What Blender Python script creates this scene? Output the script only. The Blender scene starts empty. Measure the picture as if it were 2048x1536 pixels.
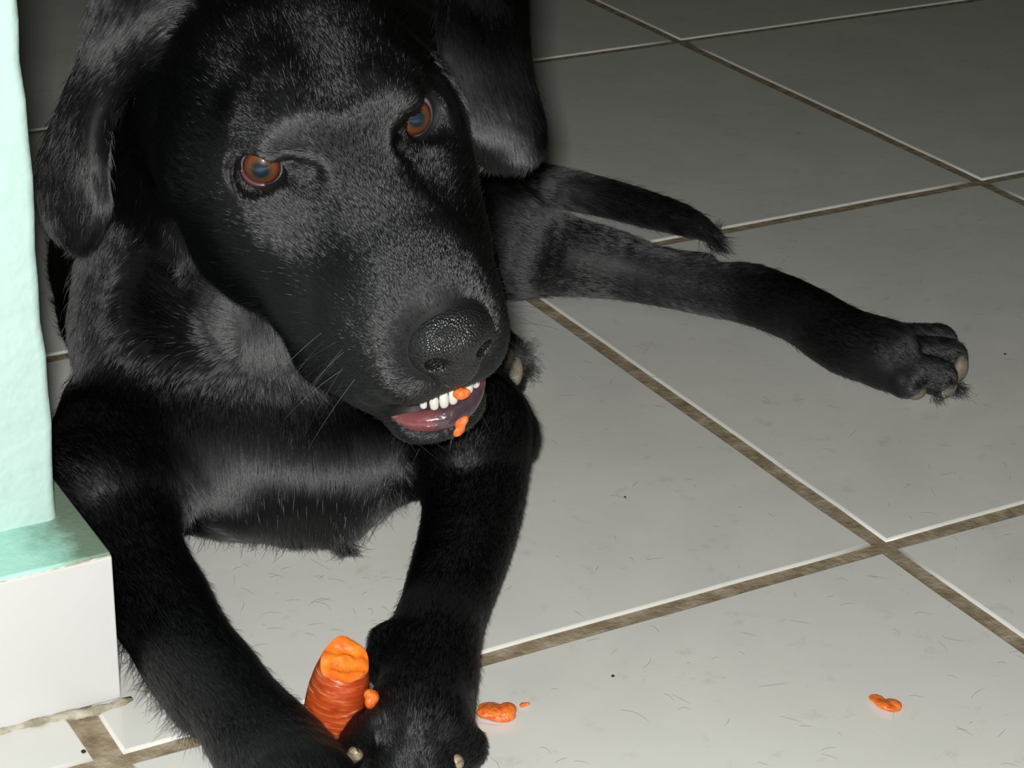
import bpy, math, random, time
import numpy as np
from mathutils import Vector, Matrix
T0 = time.time()
rng = np.random.default_rng(7)
random.seed(7)
FUR = True          # grow the coat
VOX = 0.0015        # body voxel size (m)

# ------------------------------------------------------------------ camera
F_PX = 4331.57
RC = np.array([[0.8735470172714996, -0.4862400629135672, 0.022050166300429053],
               [-0.18871496727270382, -0.38009543047029415, -0.9054910960599125],
               [0.44866721491917444, 0.786827849630027, -0.42379200712526344]])
CAM = np.array([-1.0304, -1.52737, 0.52569])
scn = bpy.context.scene
COL = scn.collection
cd = bpy.data.cameras.new('camera'); cam = bpy.data.objects.new('camera', cd); COL.objects.link(cam)
cd.sensor_fit = 'HORIZONTAL'; cd.sensor_width = 36.0; cd.lens = F_PX * 36.0 / 2048.0
cd.clip_start = 0.02; cd.clip_end = 50
M = Matrix([[RC[0][i], -RC[1][i], -RC[2][i], CAM[i]] for i in range(3)] + [[0, 0, 0, 1]])
cam.matrix_world = M
scn.camera = cam

# ------------------------------------------------------------------ world, lights, exposure
world = bpy.data.worlds.new('world'); scn.world = world; world.use_nodes = True
world.node_tree.nodes['Background'].inputs[0].default_value = (0.80, 0.84, 0.52, 1)
world.node_tree.nodes['Background'].inputs[1].default_value = 0.012
# the camera's flash: a small xenon tube up and to the left of the lens
fl = bpy.data.lights.new('camera_flash', 'AREA'); fl.shape = 'RECTANGLE'; fl.size = 0.030; fl.size_y = 0.016
fl.energy = 12.7; fl.color = (1.0, 0.985, 0.95)
flo = bpy.data.objects.new('camera_flash', fl); COL.objects.link(flo)
fpos = Vector(CAM) + Vector(RC[0]) * -0.014 + Vector(-RC[1]) * 0.016
tgt = Vector((-0.5, -0.6, 0.05))
flo.location = fpos
flo.rotation_euler = (tgt - fpos).to_track_quat('-Z', 'Y').to_euler()
scn.view_settings.view_transform = 'Standard'; scn.view_settings.look = 'None'
scn.view_settings.gamma = 1.0; scn.view_settings.use_curve_mapping = False
scn.view_settings.exposure = 0.0
scn.cycles.max_bounces = 6; scn.cycles.diffuse_bounces = 2; scn.cycles.glossy_bounces = 3
scn.cycles.transmission_bounces = 4; scn.cycles.transparent_max_bounces = 6

# ------------------------------------------------------------------ geometry helpers
def ray(u, v): return RC.T @ np.array([(u - 1024) / F_PX, (v - 768) / F_PX, 1.0])
def P(u, v, d): return CAM + ray(u, v) * d              # point at depth d from the lens
def G(u, v, z=0.0):                                      # point on a level plane
    r = ray(u, v); return CAM + r * ((z - CAM[2]) / r[2])
HO = np.array([-0.6635953, -0.7318240, 0.2272356])       # head frame: x dog's right, y forward, z up (cm)
HW = np.array([[-0.9796154, -0.0157371, -0.2002649], [0.0607197, -0.9734912, -0.2205178], [-0.1914858, -0.2281826, 0.9546025]])
def H(x, y, z): return HO + HW @ (np.array([x, y, z]) / 100.0)
def HD(x, y, z):
    v = HW @ np.array([x, y, z], float); return v / np.linalg.norm(v)
def HP(u, v, ax, val):                                   # pixel -> point on a plane of the head frame
    d = HW.T @ ray(u, v); o = HW.T @ (CAM - HO); return HO + HW @ (o + d * ((val / 100.0 - o[ax]) / d[ax]))

def link(name, me, mat=None, parent=None):
    o = bpy.data.objects.new(name, me); COL.objects.link(o)
    if mat is not None and hasattr(me, 'materials') and not len(me.materials): me.materials.append(mat)
    if parent is not None:
        o.parent = parent
        o.matrix_parent_inverse = Matrix.Translation(-Vector(parent.location)) if parent.type == 'EMPTY' or True else Matrix()
    return o
def tag(o, label=None, cat=None, group=None, kind=None):
    if label: o['label'] = label
    if cat: o['category'] = cat
    if group: o['group'] = group
    if kind: o['kind'] = kind
    return o
def mesh_np(name, V, F, smooth=True):
    me = bpy.data.meshes.new(name)
    V = np.asarray(V, np.float32); F = np.asarray(F, np.int32)
    me.vertices.add(len(V)); me.vertices.foreach_set('co', V.ravel())
    n = F.shape[1]
    me.loops.add(F.size); me.loops.foreach_set('vertex_index', F.ravel())
    me.polygons.add(len(F)); me.polygons.foreach_set('loop_start', np.arange(0, F.size, n, dtype=np.int32))
    me.polygons.foreach_set('loop_total', np.full(len(F), n, np.int32))
    me.update(calc_edges=True)
    if smooth: me.polygons.foreach_set('use_smooth', np.ones(len(F), bool))
    me.validate(); return me

# ------------------------------------------------------------------ implicit surface engine
class Prim:
    pass
class Body:
    """smooth union of tapered capsules and ellipsoids, meshed with surface nets"""
    def __init__(s, lo, hi, vox):
        s.lo = np.array(lo, np.float32); s.vox = vox
        s.n = np.ceil((np.array(hi) - s.lo) / vox).astype(int) + 1
        s.f = np.full(s.n, 0.06, np.float32); s.prims = []
    def box(s, mn, mx, pad):
        a = np.clip(np.floor((np.array(mn) - pad - s.lo) / s.vox).astype(int), 0, s.n)
        b = np.clip(np.ceil((np.array(mx) + pad - s.lo) / s.vox).astype(int) + 1, 0, s.n)
        if (b <= a).any(): return None
        g = [(s.lo[i] + s.vox * np.arange(a[i], b[i])).astype(np.float32) for i in range(3)]
        return tuple(slice(a[i], b[i]) for i in range(3)), g[0][:, None, None], g[1][None, :, None], g[2][None, None, :]
    def blend(s, sl, d, k, sub=False):
        f = s.f[sl]
        if sub:
            d = -d
            if k > 0:
                h = np.clip(k - np.abs(f - d), 0, None) / k
                s.f[sl] = np.maximum(f, d) + h * h * (k / 4)
            else: s.f[sl] = np.maximum(f, d)
        elif k > 0:
            h = np.clip(k - np.abs(f - d), 0, None) / k
            s.f[sl] = np.minimum(f, d) - h * h * (k / 4)
        else: s.f[sl] = np.minimum(f, d)
    def cone(s, a, b, ra, rb, k=.02, dir=None, hl=.012, sub=False, keep=True):
        a = np.array(a, float); b = np.array(b, float); r = max(ra, rb)
        q = s.box(np.minimum(a, b) - r, np.maximum(a, b) + r, k + 4 * s.vox)
        if not sub and keep:
            dd = (b - a) if dir is None else np.array(dir, float)
            s.prims.append(('c', a, b, ra, rb, dd / (np.linalg.norm(dd) + 1e-9), hl))
        if q is None: return
        sl, x, y, z = q; ab = b - a; L2 = float(ab @ ab) + 1e-12
        px, py, pz = x - a[0], y - a[1], z - a[2]
        t = np.clip((px * ab[0] + py * ab[1] + pz * ab[2]) / L2, 0, 1)
        d = np.sqrt((px - t * ab[0]) ** 2 + (py - t * ab[1]) ** 2 + (pz - t * ab[2]) ** 2) - (ra + t * (rb - ra))
        s.blend(sl, d.astype(np.float32), k, sub)
    def chain(s, pts, k=.015, hl=.012, k0=None, sub=False, flip=1, dir=None):
        """pts: list of (xyz, r); Catmull-Rom through them"""
        X = np.array([np.append(p, r) for p, r in pts]); n = len(X)
        E = np.vstack([2 * X[0] - X[1], X, 2 * X[-1] - X[-2]]); out = []
        for i in range(n - 1):
            p0, p1, p2, p3 = E[i:i + 4]
            for t in np.linspace(0, 1, 4)[:-1]:
                out.append(.5 * ((2 * p1) + (-p0 + p2) * t + (2 * p0 - 5 * p1 + 4 * p2 - p3) * t * t + (-p0 + 3 * p1 - 3 * p2 + p3) * t ** 3))
        out.append(X[-1]); out = np.array(out); out[:, 3] = np.maximum(out[:, 3], .0005)
        rm = out[:, 3].max(); q = s.box(out[:, :3].min(0) - rm, out[:, :3].max(0) + rm, k + 4 * s.vox)
        for i in range(len(out) - 1):
            a, b = out[i], out[i + 1]; dd = ((b - a)[:3] * flip) if dir is None else np.array(dir, float)
            if not sub: s.prims.append(('c', a[:3], b[:3], a[3], b[3], dd / (np.linalg.norm(dd) + 1e-9), hl))
        if q is None: return
        sl, x, y, z = q; loc = np.full(np.broadcast(x, y, z).shape, .1, np.float32)
        x, y, z = x.ravel(), y.ravel(), z.ravel()
        for i in range(len(out) - 1):
            a, b = out[i], out[i + 1]; ab = (b - a)[:3]; L2 = float(ab @ ab) + 1e-12; r = max(a[3], b[3]) + k + 4 * s.vox
            w = []
            for c, g in zip(range(3), (x, y, z)):
                l_, h_ = min(a[c], b[c]) - r, max(a[c], b[c]) + r; w.append(slice(int(np.searchsorted(g, l_)), int(np.searchsorted(g, h_))))
            px, py, pz = x[w[0]][:, None, None] - a[0], y[w[1]][None, :, None] - a[1], z[w[2]][None, None, :] - a[2]
            t = np.clip((px * ab[0] + py * ab[1] + pz * ab[2]) / L2, 0, 1).astype(np.float32)
            d = np.sqrt((px - t * ab[0]) ** 2 + (py - t * ab[1]) ** 2 + (pz - t * ab[2]) ** 2) - (a[3] + t * (b[3] - a[3]))
            np.minimum(loc[tuple(w)], d, out=loc[tuple(w)])
        s.blend(sl, loc, k if k0 is None else k0, sub)
    def ell(s, c, r, A=None, k=.02, dir=(0, 0, -1), hl=.012, sub=False):
        c = np.array(c, float); r = np.array(r, float); A = np.eye(3) if A is None else np.array(A, float)
        e = np.sqrt(((A * r) ** 2).sum(1))
        if not sub:
            dd = np.array(dir, float); s.prims.append(('e', c, r, A, 0, dd / np.linalg.norm(dd), hl))
        q = s.box(c - e, c + e, k + 4 * s.vox)
        if q is None: return
        sl, x, y, z = q; px, py, pz = x - c[0], y - c[1], z - c[2]
        k0 = 0; k1 = 0
        for i in range(3):
            l = px * A[0, i] + py * A[1, i] + pz * A[2, i]
            k0 = k0 + (l / r[i]) ** 2; k1 = k1 + (l / r[i] ** 2) ** 2
        k0 = np.sqrt(k0); d = k0 * (k0 - 1) / (np.sqrt(k1) + 1e-9)
        s.blend(sl, d.astype(np.float32), k, sub)
    def sheet(s, grid, rad, k=.006, hl=.008, flow=0):
        """a flap: grid[row][col] = xyz control points, thickened by rad (row radii)"""
        Gd = np.array(grid, float); nr, nc = Gd.shape[:2]
        def cr(Y, m):
            E = np.concatenate([2 * Y[:1] - Y[1:2], Y, 2 * Y[-1:] - Y[-2:-1]]); o = []
            for t in np.linspace(0, len(Y) - 1, m):
                i = min(int(t), len(Y) - 2); u = t - i; p0, p1, p2, p3 = E[i:i + 4]
                o.append(.5 * (2 * p1 + (-p0 + p2) * u + (2 * p0 - 5 * p1 + 4 * p2 - p3) * u * u + (-p0 + 3 * p1 - 3 * p2 + p3) * u ** 3))
            return np.array(o)
        R = np.broadcast_to(np.array(rad, float).reshape(nr, 1, 1), (nr, nc, 1))
        Gd = np.concatenate([Gd, R], 2)
        D = cr(Gd, 9); D = np.swapaxes(cr(np.swapaxes(D, 0, 1), 9), 0, 1)
        a, b = D[:-1, :-1].reshape(-1, 4), D[1:, :-1].reshape(-1, 4)
        for i in range(8):
            for j in range(9):
                dd = D[i + 1, j, :3] - D[i, j, :3]
                s.prims.append(('c', D[i, j, :3], D[i + 1, j, :3], D[i, j, 3], D[i + 1, j, 3], dd / np.linalg.norm(dd), hl))
        D = cr(Gd, 90); D = np.swapaxes(cr(np.swapaxes(D, 0, 1), 70), 0, 1)
        mn = D[..., :3].min((0, 1)); mx = D[..., :3].max((0, 1)); q = s.box(mn, mx, .012)
        sl, x, y, z = q; loc = np.full(np.broadcast(x, y, z).shape, .02, np.float32)
        ox, oy, oz = x.ravel()[0], y.ravel()[0], z.ravel()[0]; v = s.vox; w = int(.009 / v) + 2
        for p in D.reshape(-1, 4):
            c = [int((p[0] - ox) / v), int((p[1] - oy) / v), int((p[2] - oz) / v)]
            ss = tuple(slice(max(c[i] - w, 0), min(c[i] + w + 1, loc.shape[i])) for i in range(3))
            dx = x.ravel()[ss[0]] - p[0]; dy = y.ravel()[ss[1]] - p[1]; dz = z.ravel()[ss[2]] - p[2]
            d = np.sqrt(dx[:, None, None] ** 2 + dy[None, :, None] ** 2 + dz[None, None, :] ** 2) - p[3]
            np.minimum(loc[ss], d, out=loc[ss])
        s.blend(sl, loc, k)
    def mesh(s, smooth=2):
        f = s.f; sg = f < 0
        def cc(A): return (A[:-1, :-1, :-1], A[1:, :-1, :-1], A[:-1, 1:, :-1], A[1:, 1:, :-1], A[:-1, :-1, 1:], A[1:, :-1, 1:], A[:-1, 1:, 1:], A[1:, 1:, 1:])
        c = cc(sg); al = c[0].copy(); an = c[0].copy()
        for q in c[1:]: al &= q; an |= q
        act = np.argwhere(an & ~al)
        ix = np.full(np.array(f.shape) - 1, -1, np.int32); ix[tuple(act.T)] = np.arange(len(act))
        cor = np.array([(i & 1, (i >> 1) & 1, (i >> 2) & 1) for i in range(8)])
        vals = np.stack([f[tuple((act + cor[i]).T)] for i in range(8)], 1)
        acc = np.zeros((len(act), 3)); cnt = np.zeros(len(act))
        for i in range(8):
            for b in (1, 2, 4):
                if i & b: continue
                j = i | b; va, vb = vals[:, i], vals[:, j]; m = (va < 0) != (vb < 0)
                t = np.where(m, va / np.where(m, va - vb, 1), 0)[:, None]
                p = cor[i] + t * (cor[j] - cor[i]); acc[m] += p[m]; cnt[m] += 1
        V = s.lo + (act + acc / cnt[:, None]) * s.vox
        F = []
        for ax in range(3):
            u, w = [(1, 2), (2, 0), (0, 1)][ax]
            sa = [slice(1, -1)] * 3; sb = [slice(1, -1)] * 3
            sa[ax] = slice(0, -1); sb[ax] = slice(1, None)
            A = sg[tuple(sa)]; B = sg[tuple(sb)]; m = A != B
            e = np.argwhere(m); off = np.array([1, 1, 1]); off[ax] = 0; e0 = e + off
            du = np.zeros(3, int); du[u] = 1; dw = np.zeros(3, int); dw[w] = 1
            q = np.stack([ix[tuple((e0 - du - dw).T)], ix[tuple((e0 - dw).T)], ix[tuple(e0.T)], ix[tuple((e0 - du).T)]], 1)
            inside = A[m]; q[~inside] = q[~inside][:, ::-1]; F.append(q)
        F = np.vstack(F); F = F[(F >= 0).all(1)]
        for _ in range(smooth):
            a = np.zeros_like(V); n = np.zeros(len(V))
            for i in range(4):
                j = (i + 1) % 4
                np.add.at(a, F[:, i], V[F[:, j]]); np.add.at(n, F[:, i], 1)
            V = V * .4 + .6 * a / np.maximum(n, 1)[:, None]
        return V, F

# ------------------------------------------------------------------ materials
def newmat(name):
    m = bpy.data.materials.new(name); m.use_nodes = True; nt = m.node_tree; nt.nodes.clear()
    o = nt.nodes.new('ShaderNodeOutputMaterial'); b = nt.nodes.new('ShaderNodeBsdfPrincipled')
    nt.links.new(b.outputs[0], o.inputs[0]); return m, nt, b
def N(nt, t, **k):
    n = nt.nodes.new(t)
    for a, b in k.items():
        if a.startswith('i_'): n.inputs[int(a[2:]) if a[2:].isdigit() else a[2:].replace('_', ' ')].default_value = b
        else: setattr(n, a, b)
    return n
def ramp(nt, stops):
    r = nt.nodes.new('ShaderNodeValToRGB'); e = r.color_ramp.elements
    while len(e) < len(stops): e.new(.5)
    for q, (p, c) in zip(e, stops): q.position = p; q.color = (*c, 1)
    return r
def simple(name, col, rough=.5, spec=.5, sss=0, coat=0, noise=None, bump=None):
    m, nt, b = newmat(name); L = nt.links.new
    b.inputs['Base Color'].default_value = (*col, 1); b.inputs['Roughness'].default_value = rough
    b.inputs['Specular IOR Level'].default_value = spec; b.inputs['Coat Weight'].default_value = coat
    b.inputs['Coat Roughness'].default_value = .08
    if sss:
        b.inputs['Subsurface Weight'].default_value = sss; b.inputs['Subsurface Radius'].default_value = (.004, .0015, .0008)
        b.inputs['Subsurface Scale'].default_value = 1.0
    tc = N(nt, 'ShaderNodeTexCoord')
    if noise:
        sc, stops = noise; n = N(nt, 'ShaderNodeTexNoise', i_Scale=sc, i_Detail=4.0); L(tc.outputs['Object'], n.inputs['Vector'])
        r = ramp(nt, stops); L(n.outputs['Fac'], r.inputs[0]); L(r.outputs[0], b.inputs['Base Color'])
    if bump:
        sc, st, dist = bump; n = N(nt, 'ShaderNodeTexNoise', i_Scale=sc, i_Detail=3.0); L(tc.outputs['Object'], n.inputs['Vector'])
        bp = N(nt, 'ShaderNodeBump', i_Strength=st, i_Distance=dist); L(n.outputs['Fac'], bp.inputs['Height']); L(bp.outputs[0], b.inputs['Normal'])
    return m

m_skin = simple('black_skin', (.006, .006, .007), .55, .3)
m_tile, nt, b = newmat('ceramic_tile'); L = nt.links.new
tc = N(nt, 'ShaderNodeTexCoord'); n = N(nt, 'ShaderNodeTexNoise', i_Scale=9.0, i_Detail=5.0, i_Distortion=1.2); L(tc.outputs['Object'], n.inputs['Vector'])
r = ramp(nt, [(.3, (.655, .66, .62)), (.55, (.70, .705, .66)), (.75, (.73, .735, .69))]); L(n.outputs['Fac'], r.inputs[0])
n2 = N(nt, 'ShaderNodeTexNoise', i_Scale=60.0, i_Detail=6.0, i_Roughness=.7); L(tc.outputs['Object'], n2.inputs['Vector'])
r2 = ramp(nt, [(.28, (.86, .85, .80)), (.42, (1, 1, 1))]); L(n2.outputs['Fac'], r2.inputs[0])
mx = N(nt, 'ShaderNodeMixRGB', blend_type='MULTIPLY', i_0=1.0); L(r.outputs[0], mx.inputs[1]); L(r2.outputs[0], mx.inputs[2]); L(mx.outputs[0], b.inputs['Base Color'])
b.inputs['Roughness'].default_value = .16; b.inputs['Specular IOR Level'].default_value = .5
n3 = N(nt, 'ShaderNodeTexNoise', i_Scale=22.0, i_Detail=2.0); L(tc.outputs['Object'], n3.inputs['Vector'])
bp = N(nt, 'ShaderNodeBump', i_Strength=.12, i_Distance=.002); L(n3.outputs['Fac'], bp.inputs['Height']); L(bp.outputs[0], b.inputs['Normal'])
m_grout = simple('sandy_grout', (.2, .16, .11), .9, .2, noise=(90, [(.3, (.20, .155, .09)), (.5, (.30, .245, .165)), (.72, (.42, .36, .26))]), bump=(350, .8, .0012))
m_mortar = simple('pale_mortar', (.4, .38, .3), .9, .2, noise=(120, [(.3, (.26, .23, .16)), (.6, (.50, .47, .38))]), bump=(260, .9, .002))
m_ptile = simple('white_wall_tile', (.65, .65, .64), .3, .3, noise=(6, [(.35, (.58, .58, .575)), (.65, (.615, .615, .61))]), bump=(8, .10, .004))
m_green = simple('mint_paint_flash_pale', (.42, .80, .66), .45, .3, noise=(14, [(.3, (.43, .595, .56)), (.7, (.465, .62, .585))]), bump=(55, .75, .0035))  # same paint as the ledge; flash bleaching is mixed into this paler mint
PXC = float(G(243, 1398)[0])
# mint ledge, mottled and darker towards its corner
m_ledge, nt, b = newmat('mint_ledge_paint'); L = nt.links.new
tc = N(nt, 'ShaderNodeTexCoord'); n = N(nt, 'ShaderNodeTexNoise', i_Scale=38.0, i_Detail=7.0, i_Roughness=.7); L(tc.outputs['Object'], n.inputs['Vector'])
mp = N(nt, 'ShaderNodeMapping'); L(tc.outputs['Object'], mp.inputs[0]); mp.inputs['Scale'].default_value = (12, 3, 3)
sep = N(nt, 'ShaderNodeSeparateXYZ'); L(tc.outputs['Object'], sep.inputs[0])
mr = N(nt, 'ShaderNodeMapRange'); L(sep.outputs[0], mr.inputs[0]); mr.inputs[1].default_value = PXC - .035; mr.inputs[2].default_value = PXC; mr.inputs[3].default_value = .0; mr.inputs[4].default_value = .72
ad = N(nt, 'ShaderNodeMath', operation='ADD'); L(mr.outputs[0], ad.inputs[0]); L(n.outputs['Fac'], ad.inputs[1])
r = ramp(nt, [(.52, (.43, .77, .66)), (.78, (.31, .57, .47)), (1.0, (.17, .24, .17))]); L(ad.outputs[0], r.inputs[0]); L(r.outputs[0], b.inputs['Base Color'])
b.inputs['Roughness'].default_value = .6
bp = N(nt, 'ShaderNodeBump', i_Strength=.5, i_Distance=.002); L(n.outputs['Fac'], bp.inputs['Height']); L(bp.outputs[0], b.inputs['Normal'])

# ------------------------------------------------------------------ floor
S = .4; GW = .0088
floor = bpy.data.objects.new('floor', None); COL.objects.link(floor); tag(floor, 'pale grey glazed floor tiles laid in a square grid with sandy grout', kind='structure')
def bevel_box(x0, x1, y0, y1, z0, z1, bv, name, jit=0):
    """a tile: softly rounded top edge, slightly wavering sides"""
    V = []; F = []; nseg = 10
    def ring(ins, z):
        r = []
        c = [(x0 + ins, y0 + ins), (x1 - ins, y0 + ins), (x1 - ins, y1 - ins), (x0 + ins, y1 - ins)]
        for i in range(4):
            a, b = c[i], c[(i + 1) % 4]
            for j in range(nseg):
                t = j / nseg; jx = jit * J[(i * nseg + j)]
                nx, ny = [(0, 1), (-1, 0), (0, -1), (1, 0)][i]
                if j == 0: jx = 0
                r.append((a[0] + (b[0] - a[0]) * t + nx * jx, a[1] + (b[1] - a[1]) * t + ny * jx, z))
        return r
    J = rng.random(4 * nseg)
    lv = [(0, z0), (0, z1 - bv), (bv * .3, z1 - bv * .3), (bv, z1)]
    for ins, z in lv: V += ring(ins, z)
    m = 4 * nseg
    for k in range(3):
        for i in range(m): F.append((k * m + i, k * m + (i + 1) % m, (k + 1) * m + (i + 1) % m, (k + 1) * m + i))
    F.append(tuple(range(3 * m, 4 * m)))
    me = bpy.data.meshes.new(name); me.from_pydata(V, [], F); me.update()
    for p in me.polygons[:-1]: p.use_smooth = True
    return me
from math import floor as fl_
for i in range(-7, 7):
    for j in range(-5, 10):
        x0, x1, y0, y1 = i * S + GW / 2, (i + 1) * S - GW / 2, j * S + GW / 2, (j + 1) * S - GW / 2
        if i == -3 and j == -2: x1 -= .0035; y0 += .0015      # the joint widens beside the pillar
        if i == -3 and j == -3: x1 -= .004
        me = bevel_box(x0, x1, y0, y1, -.008, 0, .0016, 'tile', .0006)
        o = link('tile', me, m_tile, floor)
V = [(-2.8, -2.0, -.012), (2.8, -2.0, -.012), (2.8, 4.0, -.012), (-2.8, 4.0, -.012), (-2.8, -2.0, -.0014), (2.8, -2.0, -.0014), (2.8, 4.0, -.0014), (-2.8, 4.0, -.0014)]
me = bpy.data.meshes.new('grout_bed'); me.from_pydata(V, [], [(4, 5, 6, 7), (0, 3, 2, 1), (0, 1, 5, 4), (1, 2, 6, 5), (2, 3, 7, 6), (3, 0, 4, 7)])
link('grout', me, m_grout, floor)

# ------------------------------------------------------------------ pillar on its tiled plinth
pc = G(243, 1398)                     # plinth corner on the floor
PX, PY = float(pc[0]), float(pc[1])
PH = None
for h in np.linspace(.02, .12, 400):
    q = RC @ (np.array([PX, PY, h]) - CAM)
    if 768 + F_PX * q[1] / q[2] <= 1107: PH = float(h); break
pillar = bpy.data.objects.new('pillar', None); pillar.location = (PX, PY, 0); COL.objects.link(pillar)
tag(pillar, 'mint green painted pillar rising from a low white tiled plinth', kind='structure')
cc_ = G(108, 1042, PH); DX = PX - float(cc_[0]) - .0030; DY = float(cc_[1]) - PY
print('plinth', PX, PY, PH, 'setback', DX, DY)
def rbox(name, x0, x1, y0, y1, z0, z1, bv, mat, parent, cuts=0, wob=0):
    import bmesh
    bm = bmesh.new(); bmesh.ops.create_cube(bm, size=1)
    for v in bm.verts: v.co = Vector((x0 + (v.co.x + .5) * (x1 - x0), y0 + (v.co.y + .5) * (y1 - y0), z0 + (v.co.z + .5) * (z1 - z0)))
    bmesh.ops.bevel(bm, geom=list(bm.edges), offset=bv, segments=3, affect='EDGES', profile=.5)
    if cuts:
        for z in np.linspace(z0 + .01, z1 - .01, cuts):
            bmesh.ops.bisect_plane(bm, geom=list(bm.verts) + list(bm.edges) + list(bm.faces), plane_co=(0, 0, z), plane_no=(0, 0, 1))
        for v in bm.verts:
            if z0 + .004 < v.co.z < z1 - .004 and abs(v.co.x - x1) < bv * 1.5:
                v.co.x += wob * (math.sin(v.co.z * 61) + .6 * math.sin(v.co.z * 173 + 1) + .5 * math.sin(v.co.z * 397 + 2))
    me = bpy.data.meshes.new(name); bm.to_mesh(me); bm.free()
    for p in me.polygons: p.use_smooth = True
    o = link(name, me, mat, parent)
    md = o.modifiers.new('wn', 'WEIGHTED_NORMAL'); return o
PW = .34
rbox('shaft', PX - PW + DX, PX - DX, PY + DY, PY + PW - DY, PH - .012, 2.6, .0045, m_green, pillar, 160, .0007)
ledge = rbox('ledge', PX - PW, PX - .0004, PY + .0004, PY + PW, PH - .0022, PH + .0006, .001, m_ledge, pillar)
core = rbox('plinth_core', PX - PW + .01, PX - .010, PY + .010, PY + PW - .01, 0, PH - .003, .001, m_mortar, pillar)
for (a0, a1, b0, b1) in ((PX - PW, PX, PY, PY + .0085), (PX - .0085, PX, PY + .0095, PY + PW), (PX - PW, PX - PW + .0085, PY + .0095, PY + PW)):
    rbox('tile', a0, a1, b0, b1, .0004, PH - .0015, .0009, m_ptile, pillar)
# mortar squeezed out along the foot of the plinth and on its top edge
def ragged(name, pts, r0, r1, mat, parent, seed, flat=.5):
    rg = np.random.default_rng(seed); pts = np.array(pts); V = []; F = []; n = len(pts); m = 7
    for i, p in enumerate(pts):
        r = rg.uniform(r0, r1)
        for j in range(m):
            a = 2 * math.pi * j / m; q = r * rg.uniform(.75, 1.2)
            t = pts[min(i + 1, n - 1)] - pts[max(i - 1, 0)]; t = t / np.linalg.norm(t); sd = np.cross(t, (0, 0, 1)); sd /= np.linalg.norm(sd)
            V.append(p + sd * math.cos(a) * q + np.array((0, 0, 1)) * math.sin(a) * q * flat)
    for i in range(n - 1):
        for j in range(m): a = i * m + j; b_ = i * m + (j + 1) % m; F.append((a, b_, b_ + m, a + m))
    V = np.array(V); me = bpy.data.meshes.new(name); me.from_pydata([tuple(v) for v in V], [], F + [tuple(range(m))[::-1], tuple(range((n - 1) * m, n * m))])
    for p in me.polygons: p.use_smooth = True
    return link(name, me, mat, parent)
xs = np.linspace(PX + .004, PX - .3, 60)
ragged('mortar_fillet', [(x, PY - .0004 - .0035 * math.exp(-((x - PX + .010) / .016) ** 2), .0002) for x in xs], .0012, .0036, m_mortar, pillar, 3, .6)
ragged('mortar_joint', [(x, PY + .0006, PH - .0012) for x in np.linspace(PX - .0005, PX - .3, 140)], .0004, .0011, simple('rusty_mortar', (.5, .45, .38), .9, .1, noise=(150, [(.35, (.52, .36, .24)), (.5, (.62, .74, .62)), (.7, (.50, .78, .66))])), pillar, 5)

# ------------------------------------------------------------------ the dog
dog = bpy.data.objects.new('black_dog', None); dog.location = (-.55, -.5, 0); COL.objects.link(dog)
tag(dog, 'glossy black dog with brown eyes lying on the tiles, carrot bits in its mouth', 'dog')

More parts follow.
